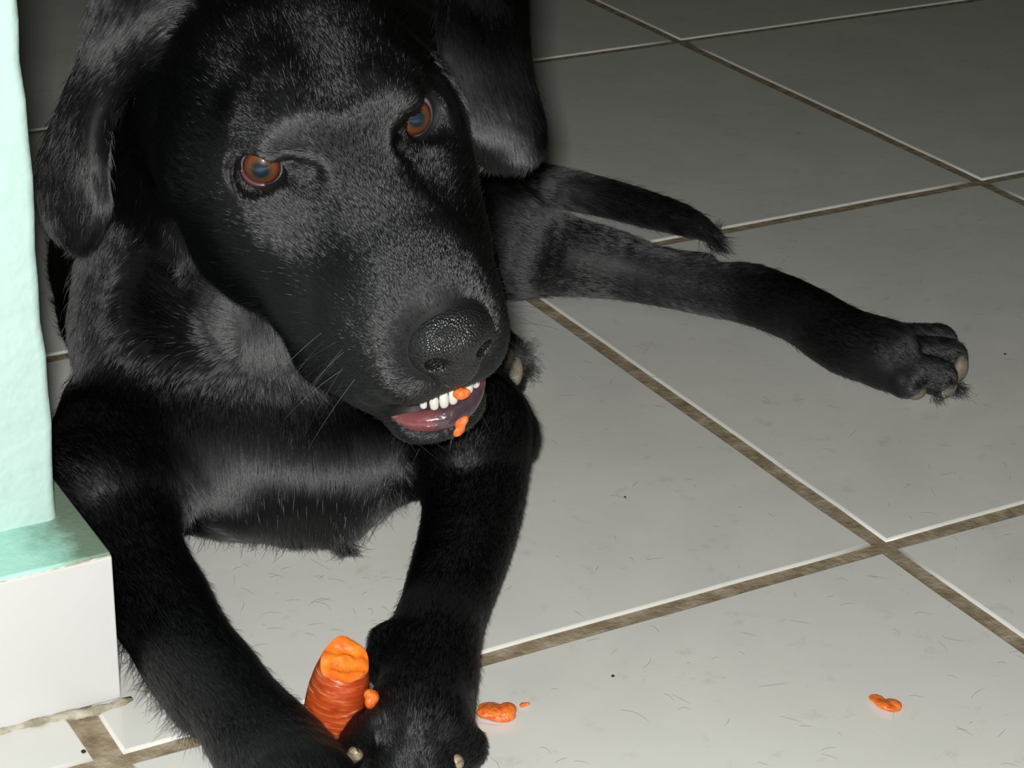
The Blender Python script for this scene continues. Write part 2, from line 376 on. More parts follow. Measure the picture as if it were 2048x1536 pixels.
def build_body(B):
    up = np.array([0, 0, 1.]); FW = np.array([.495, .868, 0])       # body axis, chest -> rump
    # ---- torso
    dwn = (-.15, -.35, -1)
    B.chain([(P(520, 650, 1.10), .074), (P(492, 560, 1.18), .100), (P(488, 400, 1.26), .103), (P(590, 260, 1.34), .090), (P(700, 190, 1.43), .082)], k=.02, hl=.014)
    B.ell(P(540, 862, 1.085), (.072, .045, .028), k=.03, dir=dwn, hl=.018)                       # breast
    B.ell(P(648, 962, 1.065), (.026, .022, .019), k=.02, dir=dwn, hl=.020)
    B.cone(P(658, 975, 1.06), P(685, 1060, 1.055), .015, .003, k=.014, hl=.016)                # tuft of the breast bone
    B.cone(P(400, 962, 1.08), P(560, 985, 1.065), .013, .012, k=.02, dir=dwn, hl=.018)
    B.cone(P(700, 945, 1.07), P(810, 890, 1.085), .016, .020, k=.02, dir=dwn, hl=.015)
    # ---- neck: recedes under the jaw, then a roll of loose skin over the shoulders and breast
    B.chain([(P(470, 220, 1.07), .070), (P(465, 380, 1.12), .068), (P(470, 560, 1.175), .070), (P(515, 720, 1.175), .066)], k=.02, hl=.012)
    B.chain([(P(275, 440, 1.09), .020), (P(240, 560, 1.085), .019), (P(240, 680, 1.08), .019), (P(285, 790, 1.065), .021), (P(370, 862, 1.055), .025), (P(500, 895, 1.05), .024), (P(620, 905, 1.05), .024), (P(740, 880, 1.06), .020)], k=.022, hl=.016, dir=dwn)
    B.chain([(P(395, 465, 1.05), .011), (P(460, 530, 1.05), .010), (P(535, 625, 1.055), .009), (P(580, 735, 1.06), .008)], k=.014, hl=.009)   # skin fold below the jaw
    B.cone(P(720, 825, 1.10), P(850, 822, 1.115), .036, .033, k=.02, dir=G(850, 1400) - G(950, 950), hl=.012)   # left shoulder
    B.cone(P(290, 860, 1.10), P(420, 900, 1.085), .034, .036, k=.02, dir=G(560, 1540) - G(240, 1030), hl=.012)
    # ---- right foreleg (image left)
    B.chain([(P(280, 860, 1.12), .036), (G(205, 940, .045), .031), (G(222, 1030, .034), .0255), (G(284, 1130, .028), .0210), (G(328, 1215, .026), .0198), (G(374, 1295, .024), .0192),
             (G(430, 1365, .022), .0190), (G(480, 1425, .022), .0185), (G(545, 1515, .022), .0215), (G(590, 1590, .022), .025)], k=.012, hl=.009, k0=.02, dir=G(560, 1540) - G(240, 1030))
    B.cone(G(150, 945, .058), G(440, 1002, .032), .011, .006, k=.028, hl=.012)                    # fold from armpit
    B.cone(G(285, 1250, .018), G(395, 1400, .015), .008, .008, k=.014, hl=.010)                   # back edge of forearm
    for (u, v) in ((560, 1625), (605, 1650), (655, 1655), (690, 1620)):
        B.cone(G(600 + (u - 620) * .3, 1570, .02), G(u, v, .011), .014, .0105, k=.005, hl=.005)
    # ---- left foreleg (image right)
    B.chain([(P(885, 820, 1.12), .033), (G(935, 858, .058), .030), (G(942, 920, .046), .0280), (G(945, 1010, .034), .0235), (G(923, 1110, .028), .0205), (G(890, 1210, .025), .0195),
             (G(862, 1300, .024), .0205), (G(852, 1380, .024), .0208), (G(838, 1440, .023), .0228)], k=.012, hl=.008, k0=.02, dir=G(850, 1400) - G(950, 950))
    B.cone(P(962, 815, 1.09), P(1018, 875, 1.08), .010, .011, k=.02, hl=.012)
    B.cone(G(775, 1285, .028), G(757, 1330, .022), .008, .006, k=.008, hl=.006)                    # dewclaw toe
    for (u, v, r) in ((726, 1484, .0108), (796, 1530, .0108), (864, 1536, .0108), (924, 1494, .0102)):
        B.cone(G(836 + (u - 836) * .70, 1445, .028), G(u, v, .0130), .0085, r, k=.0015, hl=.003, dir=G(845, 1520) - G(860, 1300))
    for a, c in (((784, 1440), (757, 1508)), ((833, 1450), (830, 1545)), ((882, 1445), (897, 1515))): B.cone(G(*a, .036), G(*c, .0245), .0035, .0048, k=.004, sub=True)
    # ---- left hind leg stretched out on the floor
    B.chain([(P(760, 300, 1.40), .080), (P(880, 400, 1.38), .052), (G(990, 480, .040), .036), (G(1100, 505, .032), .0265), (G(1220, 527, .027), .0215), (G(1320, 555, .023), .0170),
             (G(1420, 577, .020), .0160), (G(1500, 588, .020), .0180), (G(1590, 622, .020), .0180), (G(1690, 680, .021), .0190), (G(1765, 706, .021), .0195)], k=.012, hl=.007, k0=.02)
    B.cone(G(1330, 522, .026), G(1400, 528, .028), .007, .006, k=.012, hl=.008)                   # point of the hock
    for (a, c, r) in (((1790, 680), (1876, 680), .0098), ((1795, 700), (1893, 712), .0108), ((1780, 722), (1872, 753), .0108), ((1752, 738), (1806, 764), .0092)):
        B.cone(G(*a, .021 if r > .0095 else .014), G(*c, .0130), .0095 if r > .0095 else .0075, r, k=.003 if r > .0095 else .008, hl=.0040, dir=G(1890, 735) - G(1700, 680))
    # ---- right hind foot, turned soles out beneath the belly
    B.chain([(G(880, 560, .05), .035), (G(930, 640, .035), .022), (G(965, 690, .028), .017), (G(985, 712, .024), .0150)], k=.008, hl=.007)
    for (u, v, z) in ((994, 682, .031), (1014, 692, .028), (1030, 728, .019), (1020, 758, .010)):
        B.cone(G(975, 718, .022), G(u, v, z), .011, .0078, k=.003, hl=.004)
    # ---- tail
    B.chain([(P(820, 330, 1.45), .028), (G(950, 370, .026), .020), (G(1060, 368, .022), .0150), (G(1180, 388, .018), .0128), (G(1290, 418, .015), .0112), (G(1370, 443, .013), .0088), (G(1415, 464, .010), .005)], k=.004, hl=.010)
    # ---- head (head frame, cm)
    bk = HD(0, -1, .15); dn = HD(0, -.7, -.7)
    def E(x, y, z, rx, ry, rz, k=.02, d=bk, hl=.006, sub=False): B.ell(H(x, y, z), (rx / 100, ry / 100, rz / 100), HW, k, d, hl, sub)
    def Cn(a, b_, ra, rb, k=.015, d=bk, hl=.006, sub=False): B.cone(H(*a), H(*b_), ra / 100, rb / 100, k, d, hl, sub)
    E(0, -5.2, -.4, 5.6, 6.2, 4.9, .02, bk, .008)
    E(0, -1.2, .3, 4.0, 3.8, 2.9, .015)
    E(0, -9, -3.5, 6.0, 4.5, 5.5, .03, bk, .012)
    Cn((0, .5, -1.5), (0, 8.6, -2.3), 2.3, 1.9, .012)
    E(0, 6.6, -4.05, 2.9, 3.7, 2.95, .012)
    E(.1, 7.7, -2.75, 2.6, 2.4, 2.45, .010)
    for s_ in (1, -1): E(s_ * 1.42 + .06, 7.9, -3.9, 1.65, 2.1, 2.3, .010)
    for s_ in (1, -1):
        wd = HD(s_ * .25, -1, .05)
        Cn((s_ * 2.55, -.1, 1.15), (s_ * 3.4, -1.3, 1.35), 1.25, 1.2, .010, HD(s_ * .3, -1, .2))        # brow
        E(s_ * 3.8, -2.6, -3.2, 2.5, 4.6, 3.4, .02, HD(s_ * .3, -1, -.35), .008)                       # cheek
        Cn((s_ * 3.35, 1.2, -2.1), (s_ * 5.0, -3.5, -1.6), 1.1, 1.6, .022, wd)                          # cheek bone
        Cn((s_ * 2.9, .8, -2.9), (s_ * 1.9, 6.0, -3.5), 1.5, 1.7, .016, wd)                           # flat side of the muzzle
        Cn((s_ * 1.25, 8.6, -5.0), (s_ * 2.5, 4.6, -5.3), 1.75, 1.75, .012, HD(s_ * .35, -1, -.35))       # upper lip
        Cn((s_ * 2.2, 7.2, -6.6), (s_ * 3.1, 3.8, -7.4), 1.2, 1.35, .012, HD(s_ * .3, -.8, -.6))        # flews
        Cn((s_ * 3.0, 2.5, -4.6), (s_ * 3.6, -2.5, -5.6), 2.0, 2.3, .02, HD(s_ * .3, -1, -.35), .010)    # jaw
        Cn((s_ * 1.0, 7.8, -8.75), (s_ * 2.2, 2.6, -7.8), .9, 1.5, .012, HD(s_ * .2, -1, -.3))          # lower jaw
        wh = HD(s_ * .3, -.8, .3)
    E(0, 8.3, -8.8, 1.9, 1.3, .85, .012, HD(0, -1, -.3))
    Cn((0, 4, -7.6), (0, -4, -7.5), 2.4, 3.4, .025, HD(0, -1, -.2), .010)
    Cn((0, 6.3, -7.9), (0, 3, -7.0), 1.3, 1.8, .012)
    # furrow in the forehead, hollow at the inner corner of each eye
    Cn((0, -5, 5.1), (0, .6, 3.2), .55, .65, .018, sub=True)
    for s_ in (1, -1): Cn((s_ * 2.15, 1.9, .35), (s_ * 2.6, 1.2, .4), .45, .5, .012, sub=True)
    # eye sockets and lids
    for s_ in (1, -1):
        c, n_, a_, b2 = eye_frame(s_)
        B.ell(c + n_ * .0135, (.0112, .0102, .0110), np.stack([a_, b2, n_], 1), k=.003, sub=True)
        B.ell(c, (.0112, .0112, .0112), k=.001, sub=True)
        prev = None
        for t in np.linspace(0, 2 * math.pi, 29):
            th = 64; tv = 58
            ax = math.radians(th) * math.cos(t); ay = math.radians(tv + (2 if math.sin(t) > 0 else 0)) * math.sin(t); q = math.hypot(ax, ay)
            p = c + .0122 * (math.cos(q) * n_ + math.sin(q) * (ax / q * a_ + ay / q * b2))
            if prev is not None: B.cone(prev, p, .0017, .0017, .002, dir=HD(s_ * .5, -1, 0), hl=.002)
            prev = p
    # ---- ears
    B.sheet([[P(905, -70, .975), P(955, -75, 1.0), P(1005, -70, 1.03), P(1035, -50, 1.05)],
             [P(893, 60, .962), P(945, 50, .972), P(1000, 45, .99), P(1038, 50, 1.02)],
             [P(912, 170, .962), P(955, 165, .965), P(1010, 160, .98), P(1050, 150, 1.01)],
             [P(922, 255, .968), P(965, 255, .965), P(1025, 250, .975), P(1072, 240, 1.0)],
             [P(955, 305, .978), P(985, 312, .972), P(1035, 306, .975), P(1076, 288, .99)]], [.0045, .004, .004, .004, .0035], k=.006, hl=.009)
    B.sheet([[P(215, -70, 1.02), P(270, -80, .99), P(330, -40, .965), P(385, 20, .945)],
             [P(178, 90, 1.02), P(215, 80, .985), P(260, 110, .965), P(310, 110, .950)],
             [P(135, 210, 1.03), P(165, 200, .995), P(198, 210, .975), P(225, 215, .990)],
             [P(95, 320, 1.035), P(130, 325, 1.005), P(172, 325, .985), P(200, 330, .985)],
             [P(98, 410, 1.04), P(132, 420, 1.015), P(170, 418, .995), P(204, 400, .985)],
             [P(122, 455, 1.04), P(145, 470, 1.02), P(172, 468, 1.0), P(192, 445, .99)]], [.0045, .004, .004, .004, .004, .0035], k=.006, hl=.009)

def eye_frame(s_):
    c = H(3.12, -.86, -.12) if s_ > 0 else H(-3.50, -.72, -.10)
    n_ = HD(s_ * .50, .86, .10) if s_ > 0 else HD(s_ * .34, .92, .18)
    a_ = HD(s_ * .80, -.50, .14); a_ = a_ - n_ * (a_ @ n_); a_ /= np.linalg.norm(a_)
    b2 = np.cross(a_, n_) * (1 if s_ > 0 else -1)
    if b2[2] < 0: b2 = -b2
    return c, n_, a_, b2

B = Body((-.86, -.93, -.004), (-.19, -.10, .345), VOX)
build_body(B)
B.f[:, :, :] = np.maximum(B.f, (-(B.lo[2] + B.vox * np.arange(B.n[2])) + .0006)[None, None, :].astype(np.float32))   # rests on the tiles
V, F = B.mesh(2)
PR = B.prims; del B.f
print('body', len(V), 'verts', round(time.time() - T0, 1), 's')
body = link('body', mesh_np('body', V, F), m_skin, dog)
tag(body, 'black body with folded legs, floppy ears and long tail')

def sdfpart(name, lo, hi, vox, fn, mat, parent, smooth=1):
    b_ = Body(lo, hi, vox); fn(b_); v, f_ = b_.mesh(smooth)
    return link(name, mesh_np(name, v, f_), mat, parent)
def around(pts, pad):
    q = np.array(pts); return q.min(0) - pad, q.max(0) + pad

# ---- nose leather
m_nose, nt, b = newmat('nose_leather'); L = nt.links.new
tc = N(nt, 'ShaderNodeTexCoord'); vo = N(nt, 'ShaderNodeTexVoronoi', i_Scale=900.0); L(tc.outputs['Object'], vo.inputs['Vector'])
bp = N(nt, 'ShaderNodeBump', i_Strength=.9, i_Distance=.0007, invert=True); L(vo.outputs['Distance'], bp.inputs['Height']); L(bp.outputs[0], b.inputs['Normal'])
b.inputs['Base Color'].default_value = (.012, .012, .013, 1); b.inputs['Roughness'].default_value = .33
def nosefn(b_):
    def E(x, y, z, rx, ry, rz, k=.004, sub=False): b_.ell(H(x, y, z), (rx / 100, ry / 100, rz / 100), HW, k, (0, 0, 1), 0, sub)
    E(-.05, 10.25, -2.75, 1.62, 1.45, 1.2)
    E(0, 10.45, -3.9, 1.2, 1.05, 1.5)
    for s_ in (1, -1):
        E(s_ * 1.12 - .05, 10.05, -3.35, .78, 1.15, 1.0)
    for s_ in (1, -1):
        b_.cone(H(s_ * .95, 12.0, -3.5), H(s_ * 1.2, 10.1, -3.35), .0042, .0034, .0012, sub=True)
        b_.cone(H(s_ * 1.1, 11.7, -3.7), H(s_ * 2.4, 10.3, -3.95), .0024, .0018, .0012, sub=True)
    b_.cone(H(0, 11.8, -3.9), H(0, 11.3, -5.9), .0009, .0008, .001, sub=True)
lo, hi = around([H(x, y, z) for x in (-2.3, 2.3) for y in (8.6, 12.2) for z in (-5.6, -1.4)], .001)
nose = sdfpart('nose', lo, hi, .0006, nosefn, m_nose, dog); tag(nose, 'moist pebbled black nose')

# ---- eyes
def eye_mat():
    m, nt, b = newmat('eye'); L = nt.links.new
    tc = N(nt, 'ShaderNodeTexCoord'); sep = N(nt, 'ShaderNodeSeparateXYZ'); L(tc.outputs['Object'], sep.inputs[0])
    x2 = N(nt, 'ShaderNodeMath', operation='POWER', i_1=2.0); L(sep.outputs[0], x2.inputs[0])
    y2 = N(nt, 'ShaderNodeMath', operation='POWER', i_1=2.0); L(sep.outputs[1], y2.inputs[0])
    ad = N(nt, 'ShaderNodeMath', operation='ADD'); L(x2.outputs[0], ad.inputs[0]); L(y2.outputs[0], ad.inputs[1])
    sq = N(nt, 'ShaderNodeMath', operation='SQRT'); L(ad.outputs[0], sq.inputs[0])
    mr = N(nt, 'ShaderNodeMath', operation='MULTIPLY', i_1=100.0); L(sq.outputs[0], mr.inputs[0])
    n = N(nt, 'ShaderNodeTexNoise', i_Scale=420.0, i_Detail=3.0); L(tc.outputs['Object'], n.inputs['Vector'])
    mm = N(nt, 'ShaderNodeMath', operation='MULTIPLY_ADD', i_1=.08, i_2=-.04); L(n.outputs['Fac'], mm.inputs[0])
    a2 = N(nt, 'ShaderNodeMath', operation='ADD'); L(mr.outputs[0], a2.inputs[0]); L(mm.outputs[0], a2.inputs[1])
    r = ramp(nt, [(0, (.008, .035, .062)), (.20, (.008, .022, .036)), (.31, (.016, .020, .022)), (.42, (.070, .040, .018)), (.58, (.135, .045, .013)), (.72, (.085, .020, .010)), (.79, (.015, .010, .012)), (.86, (.24, .25, .25)), (1, (.34, .34, .32))])
    L(a2.outputs[0], r.inputs[0]); L(r.outputs[0], b.inputs['Base Color'])
    b.inputs['Roughness'].default_value = .35; b.inputs['Coat Weight'].default_value = 1; b.inputs['Coat Roughness'].default_value = .03; b.inputs['Coat IOR'].default_value = 1.45
    b.inputs['Specular IOR Level'].default_value = .2
    return m
m_eye = eye_mat()
def ball(r, bulge=.0007):
    V = [(0, 0, r + bulge)]; F = []; nr, ns = 22, 32
    for i in range(1, nr):
        t = math.pi * i / nr; rr = r + bulge * math.exp(-(math.sin(t) * r / .0072) ** 2 * 1.2) * (1 if t < math.pi / 2 else 0)
        for j in range(ns): a = 2 * math.pi * j / ns; V.append((rr * math.sin(t) * math.cos(a), rr * math.sin(t) * math.sin(a), rr * math.cos(t)))
    V.append((0, 0, -r))
    for j in range(ns): F.append((0, 1 + j, 1 + (j + 1) % ns))
    for i in range(nr - 2):
        for j in range(ns): a = 1 + i * ns + j; b_ = 1 + i * ns + (j + 1) % ns; F.append((a, a + ns, b_ + ns, b_))
    for j in range(ns): F.append((len(V) - 1, 1 + (nr - 2) * ns + (j + 1) % ns, 1 + (nr - 2) * ns + j))
    me = bpy.data.meshes.new('eye'); me.from_pydata(V, [], F)
    for p in me.polygons: p.use_smooth = True
    return me
em = ball(.0109)
for s_, look in ((1, (521, 341)), (-1, (834, 238))):
    c, n_, a_, b2 = eye_frame(s_)
    e = link('eye', em, m_eye, dog); rr = ray(*look); oc = CAM - c; qb = rr @ oc; qa = rr @ rr; hit = CAM + rr * ((-qb - math.sqrt(max(qb * qb - qa * (oc @ oc - .0112 ** 2), 0))) / qa); gz = Vector(hit - c).normalized()
    e.matrix_parent_inverse = Matrix.Identity(4)
    e.location = Vector(c) - Vector(dog.location); e.rotation_euler = gz.to_track_quat('Z', 'Y').to_euler()
    tag(e, 'amber brown eye with a hazy dark blue pupil')

c, n_, a_, b2 = eye_frame(1)
tp = []
for t in np.linspace(-1.75, -.35, 9):
    ax, ay = .92 * math.cos(t), .84 * math.sin(t); q = math.hypot(ax, ay); tp.append((c + .0113 * (math.cos(q) * n_ + math.sin(q) * (ax / q * a_ + ay / q * b2)), .0007 + .0007 * math.sin((t + 1.75) / 1.4 * math.pi)))
lo, hi = around([p for p, _ in tp], .003)
haw = sdfpart('inner_eyelid', lo, hi, .0003, lambda b_: b_.chain(tp, k=.0005), simple('pink_haw', (.085, .028, .035), .18, .6, coat=.8), dog)
# ---- mouth: teeth, lower lip
m_tooth = simple('tooth_enamel', (.62, .61, .57), .25, .5, sss=.15)
m_lip, nt, b = newmat('wet_lip'); L = nt.links.new
tc = N(nt, 'ShaderNodeTexCoord'); n = N(nt, 'ShaderNodeTexNoise', i_Scale=70.0, i_Detail=2.0); L(tc.outputs['Object'], n.inputs['Vector'])
vd = N(nt, 'ShaderNodeVectorMath', operation='DISTANCE'); L(tc.outputs['Object'], vd.inputs[0]); vd.inputs[1].default_value = tuple(H(-.35, 9.9, -8.2))
ml = N(nt, 'ShaderNodeMath', operation='MULTIPLY_ADD', i_1=38.0, i_2=-.25); L(vd.outputs['Value'], ml.inputs[0])
ad = N(nt, 'ShaderNodeMath', operation='ADD'); L(ml.outputs[0], ad.inputs[0]); L(n.outputs['Fac'], ad.inputs[1])
r = ramp(nt, [(.45, (.045, .034, .042)), (.68, (.075, .040, .048)), (.85, (.17, .052, .055))]); L(ad.outputs[0], r.inputs[0]); L(r.outputs[0], b.inputs['Base Color'])
b.inputs['Roughness'].default_value = .22; b.inputs['Coat Weight'].default_value = .6
bp = N(nt, 'ShaderNodeBump', i_Strength=.5, i_Distance=.001); n4 = N(nt, 'ShaderNodeTexNoise', i_Scale=260.0); L(tc.outputs['Object'], n4.inputs['Vector']); L(n4.outputs['Fac'], bp.inputs['Height']); L(bp.outputs[0], b.inputs['Normal'])
lipp = [((2.0, 7.9, -8.3), .2), ((1.7, 8.35, -8.25), .36), ((1.15, 8.9, -8.25), .47), ((.1, 9.3, -8.2), .50), ((-.95, 9.1, -8.1), .50), ((-1.8, 8.3, -7.9), .44), ((-2.2, 7.4, -7.7), .30)]
def lipfn(b_): b_.chain([(H(*p), r_ / 100) for p, r_ in lipp], k=.003)
lo, hi = around([H(*p) for p, _ in lipp], .009)
lip = sdfpart('lower_lip', lo, hi, .0007, lipfn, m_lip, dog); tag(lip, 'wet pink and grey lower lip')
def tooth_mesh():
    V = []; F = []; nr, ns = 7, 10
    for i in range(nr + 1):
        t = i / nr; w = (1 - .25 * (1 - t)) * math.sqrt(max(0, 1 - max(0, (t - .55) / .45) ** 2.4)) if t > .55 else .75 + .25 * t / .55
        for j in range(ns): a = 2 * math.pi * j / ns; V.append((.00225 * w * math.cos(a), .0017 * w * math.sin(a), -.0080 * t))
    for i in range(nr):
        for j in range(ns): a = i * ns + j; b_ = i * ns + (j + 1) % ns; F.append((a, a + ns, b_ + ns, b_))
    F.append(tuple(range(ns)))
    F.append(tuple(range(nr * ns, (nr + 1) * ns))[::-1])
    me = bpy.data.meshes.new('tooth'); me.from_pydata(V, [], F)
    for p in me.polygons: p.use_smooth = True
    return me
tm = tooth_mesh()
Rh = Matrix([[HW[i][j] for j in range(3)] for i in range(3)]).to_4x4()
for k in range(7):
    x = 1.08 - .42 * k; y = 9.62 - .20 * x * x; z = -6.55 - .04 * x; sc = (.8, 1, 1.05, 1.05, 1.05, 1.0, 1.05, 1.1)[k]
    t = link('tooth', tm, m_tooth, dog); t.matrix_parent_inverse = Matrix.Identity(4)
    t.matrix_basis = Matrix.Translation(Vector(H(x, y, z)) - Vector(dog.location)) @ Rh @ Matrix.Rotation(-x * .35, 4, 'Z') @ Matrix.Scale(sc, 4)

# ---- claws and pads
m_claw = simple('horn_claw', (.26, .20, .13), .4, .4, noise=(300, [(.3, (.10, .08, .05)), (.7, (.42, .34, .23))]))
m_dclaw = simple('dark_claw', (.02, .02, .022), .25, .5)
m_pad = simple('grey_tan_pad', (.30, .27, .20), .6, .3, noise=(220, [(.3, (.15, .13, .09)), (.7, (.30, .265, .20))]), bump=(900, .5, .0005))
def claw(a, tip, r, mat):
    a, tip = np.array(a), np.array(tip); mid = (a + tip) / 2 + np.array([0, 0, .0012])
    lo, hi = around([a, tip], r + .003)
    return sdfpart('claw', lo, hi, .0006, lambda b_: b_.chain([(a, r), (mid, r * .8), (tip, r * .25)], k=.001), mat, dog)
def pad(c, r, ax, rad):
    lo, hi = around([c], max(rad) + .002); ax = np.array(ax, float); ax /= np.linalg.norm(ax)
    o2 = np.cross(ax, (0, 0, 1.)); o2 /= np.linalg.norm(o2); o3 = np.cross(ax, o2)
    return sdfpart('paw_pad', lo, hi, .0008, lambda b_: b_.ell(c, rad, np.stack([ax, o2, o3], 1), k=0), m_pad, dog)
claw(G(712, 1506, .015), G(697, 1534, .007), .0034, m_claw)
claw(G(790, 1560, .014), G(784, 1592, .006), .0030, m_claw)
claw(G(864, 1566, .014), G(868, 1600, .006), .0030, m_claw)
claw(G(912, 1524, .016), G(904, 1556, .006), .0034, m_claw)
claw(G(758, 1322, .022), G(744, 1352, .016), .0028, m_dclaw)
for (u, v) in ((560, 1650), (607, 1675), (660, 1680), (700, 1640)): claw(G(u, v, .010), G(u + 6, v + 26, .004), .0030, m_claw)
claw(G(1903, 686, .015), G(1914, 694, .009), .0022, m_claw)
hd = G(1900, 740, .01) - G(1800, 715, .01)
pad(G(1921, 737, .0090), 0, hd, (.0040, .0062, .0082)); pad(G(1893, 775, .0080), 0, hd + np.array([-.01, -.02, 0]), (.0045, .0072, .0064)); pad(G(1832, 779, .0078), 0, hd + np.array([0, -.03, 0]), (.0055, .0072, .0058))
pad(P(1011, 714, 1.207), 0, P(1024, 768, .9) - P(1009, 712, 1.2), (.0035, .0046, .0072)); pad(P(1031, 742, 1.209), 0, P(1024, 768, .9) - P(1030, 738, 1.2), (.0036, .0042, .0086))

# ---- coat of hair
def sdf_prims(X):
    out = np.empty((len(PR), len(X)), np.float32)
    for i, p in enumerate(PR):
        if p[0] == 'c':
            a, b_, ra, rb = p[1:5]; ab = b_ - a; q = X - a; t = np.clip(q @ ab / (ab @ ab + 1e-12), 0, 1)
            out[i] = np.linalg.norm(q - t[:, None] * ab, axis=1) - (ra + t * (rb - ra))
        else:
            c, r_, A = p[1:4]; l = (X - c) @ A; k0 = np.linalg.norm(l / r_, axis=1); k1 = np.linalg.norm(l / r_ ** 2, axis=1)
            out[i] = k0 * (k0 - 1) / (k1 + 1e-9)
    return out
def curves_obj(name, pts, rad, mat, parent):
    n, m = pts.shape[:2]
    cu = bpy.data.hair_curves.new(name); cu.add_curves([m] * n)
    cu.position_data.foreach_set('vector', pts.astype(np.float32).ravel())
    at = cu.attributes.new('radius', 'FLOAT', 'POINT') if 'radius' not in cu.attributes else cu.attributes['radius']
    at.data.foreach_set('value', rad.astype(np.float32).ravel())
    cu.materials.append(mat); return link(name, cu, None, parent)
m_hair = bpy.data.materials.new('black_hair'); m_hair.use_nodes = True; nt = m_hair.node_tree; nt.nodes.clear()
o_ = nt.nodes.new('ShaderNodeOutputMaterial'); hb = nt.nodes.new('ShaderNodeBsdfHairPrincipled')
hb.parametrization = 'COLOR'; hb.inputs['Color'].default_value = (.010, .010, .011, 1)
hb.inputs['Roughness'].default_value = .20; hb.inputs['Radial Roughness'].default_value = .4; hb.inputs['IOR'].default_value = 1.55
nt.links.new(hb.outputs[0], o_.inputs[0])
def snoise(X, sc, seed):
    r_ = np.random.default_rng(seed); o = np.zeros((len(X), 3))
    for _ in range(6):
        k = r_.normal(size=(3, 3)) * sc; ph = r_.uniform(0, 6.28, 3); o += np.sin(X @ k + ph)
    return o / 6
if FUR:
    tri = np.vstack([F[:, [0, 1, 2]], F[:, [0, 2, 3]]])
    e1 = V[tri[:, 1]] - V[tri[:, 0]]; e2 = V[tri[:, 2]] - V[tri[:, 0]]; nn = np.cross(e1, e2); ar = np.linalg.norm(nn, axis=1) / 2
    vn = np.zeros_like(V)
    for i in range(3): np.add.at(vn, tri[:, i], nn)
    vn /= np.linalg.norm(vn, axis=1)[:, None] + 1e-12
    cen = V[tri].mean(1)
    hz = (cen - HO) @ HW * 100
    dens = np.full(len(tri), 2.3e6)                         # hairs per square metre
    head = (hz[:, 1] > -6) & (np.abs(hz[:, 0]) < 9) & (np.linalg.norm(hz, axis=1) < 14)
    dens[head] = 4.4e6
    toc = CAM - cen; toc /= np.linalg.norm(toc, axis=1)[:, None]
    face = (vn[tri[:, 0]] * toc).sum(1); dens *= np.where(face < -.35, .25, 1)
    dens[cen[:, 2] < .002] = 0
    nsamp = rng.poisson(ar * dens); ti = np.repeat(np.arange(len(tri)), nsamp)
    u = rng.random(len(ti)); w = rng.random(len(ti)); fl2 = u + w > 1; u[fl2] = 1 - u[fl2]; w[fl2] = 1 - w[fl2]
    X = V[tri[ti, 0]] + u[:, None] * e1[ti] + w[:, None] * e2[ti]
    nr = vn[tri[ti, 0]] * (1 - u - w)[:, None] + vn[tri[ti, 1]] * u[:, None] + vn[tri[ti, 2]] * w[:, None]; nr /= np.linalg.norm(nr, axis=1)[:, None]
    # flow field on a coarse subset of the surface, then looked up by nearest voxel
    key = np.floor(X / .004).astype(np.int64); kk = (key[:, 0] + 1000) * 4000000 + (key[:, 1] + 1000) * 2000 + key[:, 2] + 1000
    uq, first, inv = np.unique(kk, return_index=True, return_inverse=True); inv = inv.ravel()
    Xc = X[first]; dmin = np.zeros((len(Xc), 3)); hl = np.zeros(len(Xc))
    PD_ = np.array([p[5] for p in PR]); PL_ = np.array([p[6] for p in PR])
    for a in range(0, len(Xc), 20000):
        D = sdf_prims(Xc[a:a + 20000]); wt = np.exp(-np.clip(D, -.004, None) / .006); wt /= wt.sum(0)
        dmin[a:a + 20000] = wt.T @ PD_; hl[a:a + 20000] = wt.T @ PL_
    fd = dmin[inv]; ln = hl[inv]
    h3 = (X - HO) @ HW * 100
    near = lambda c, r_: np.exp(-(((h3 - np.array(c)) / r_) ** 2).sum(1))
    # no hair on the nose leather, the lids and inside the mouth
    bare = ((((h3 - np.array([0, 10.2, -3.3])) / np.array([1.85, 1.6, 1.9])) ** 2).sum(1) < 1)
    for s_ in (1, -1):
        c, n_, a_, b2 = eye_frame(s_); q = X - c; dist = np.linalg.norm(q, axis=1); cosn = (q @ n_) / dist
        bare |= (dist < .0142) & (cosn > .42)
        ln = np.where((dist < .022) & (cosn > 0), np.minimum(ln, .003), ln)
    bare |= (h3[:, 1] > 6.5) & (h3[:, 2] < -6.9) & (h3[:, 2] > -8.1) & (np.abs(h3[:, 0]) < 2.3)
    keep = ~bare
    X, nr, fd, ln, h3 = X[keep], nr[keep], fd[keep], ln[keep], h3[keep]
    muz = np.clip((h3[:, 1] - 4) / 4, 0, 1) * (np.abs(h3[:, 0]) < 5) * (np.linalg.norm(h3, axis=1) < 15)
    ln = ln * (1 - .5 * muz)
    tg = fd - (fd * nr).sum(1)[:, None] * nr; tl = np.linalg.norm(tg, axis=1)[:, None]
    alt = np.array([0, 0, -1.]) - (-nr[:, 2])[:, None] * nr
    tg = np.where(tl > .15, tg / (tl + 1e-9), alt / (np.linalg.norm(alt, axis=1)[:, None] + 1e-6))
    tg = tg + alt * (np.clip(.75 - tl, 0, 1) ** 2 * 1.5); tg /= np.linalg.norm(tg, axis=1)[:, None] + 1e-9
    earw = np.clip(np.abs(h3[:, 0]) - 6.2, 0, 1)[:, None] * (np.linalg.norm(h3, axis=1) < 17)[:, None]
    tg = tg + snoise(X, 90, 1) * (.18 - .12 * earw) + snoise(X, 420, 2) * (.18 - .10 * earw) + rng.normal(size=X.shape) * .08
    tg -= (tg * nr).sum(1)[:, None] * nr; tg /= np.linalg.norm(tg, axis=1)[:, None]
    ln = ln * rng.uniform(.7, 1.2, len(ln))
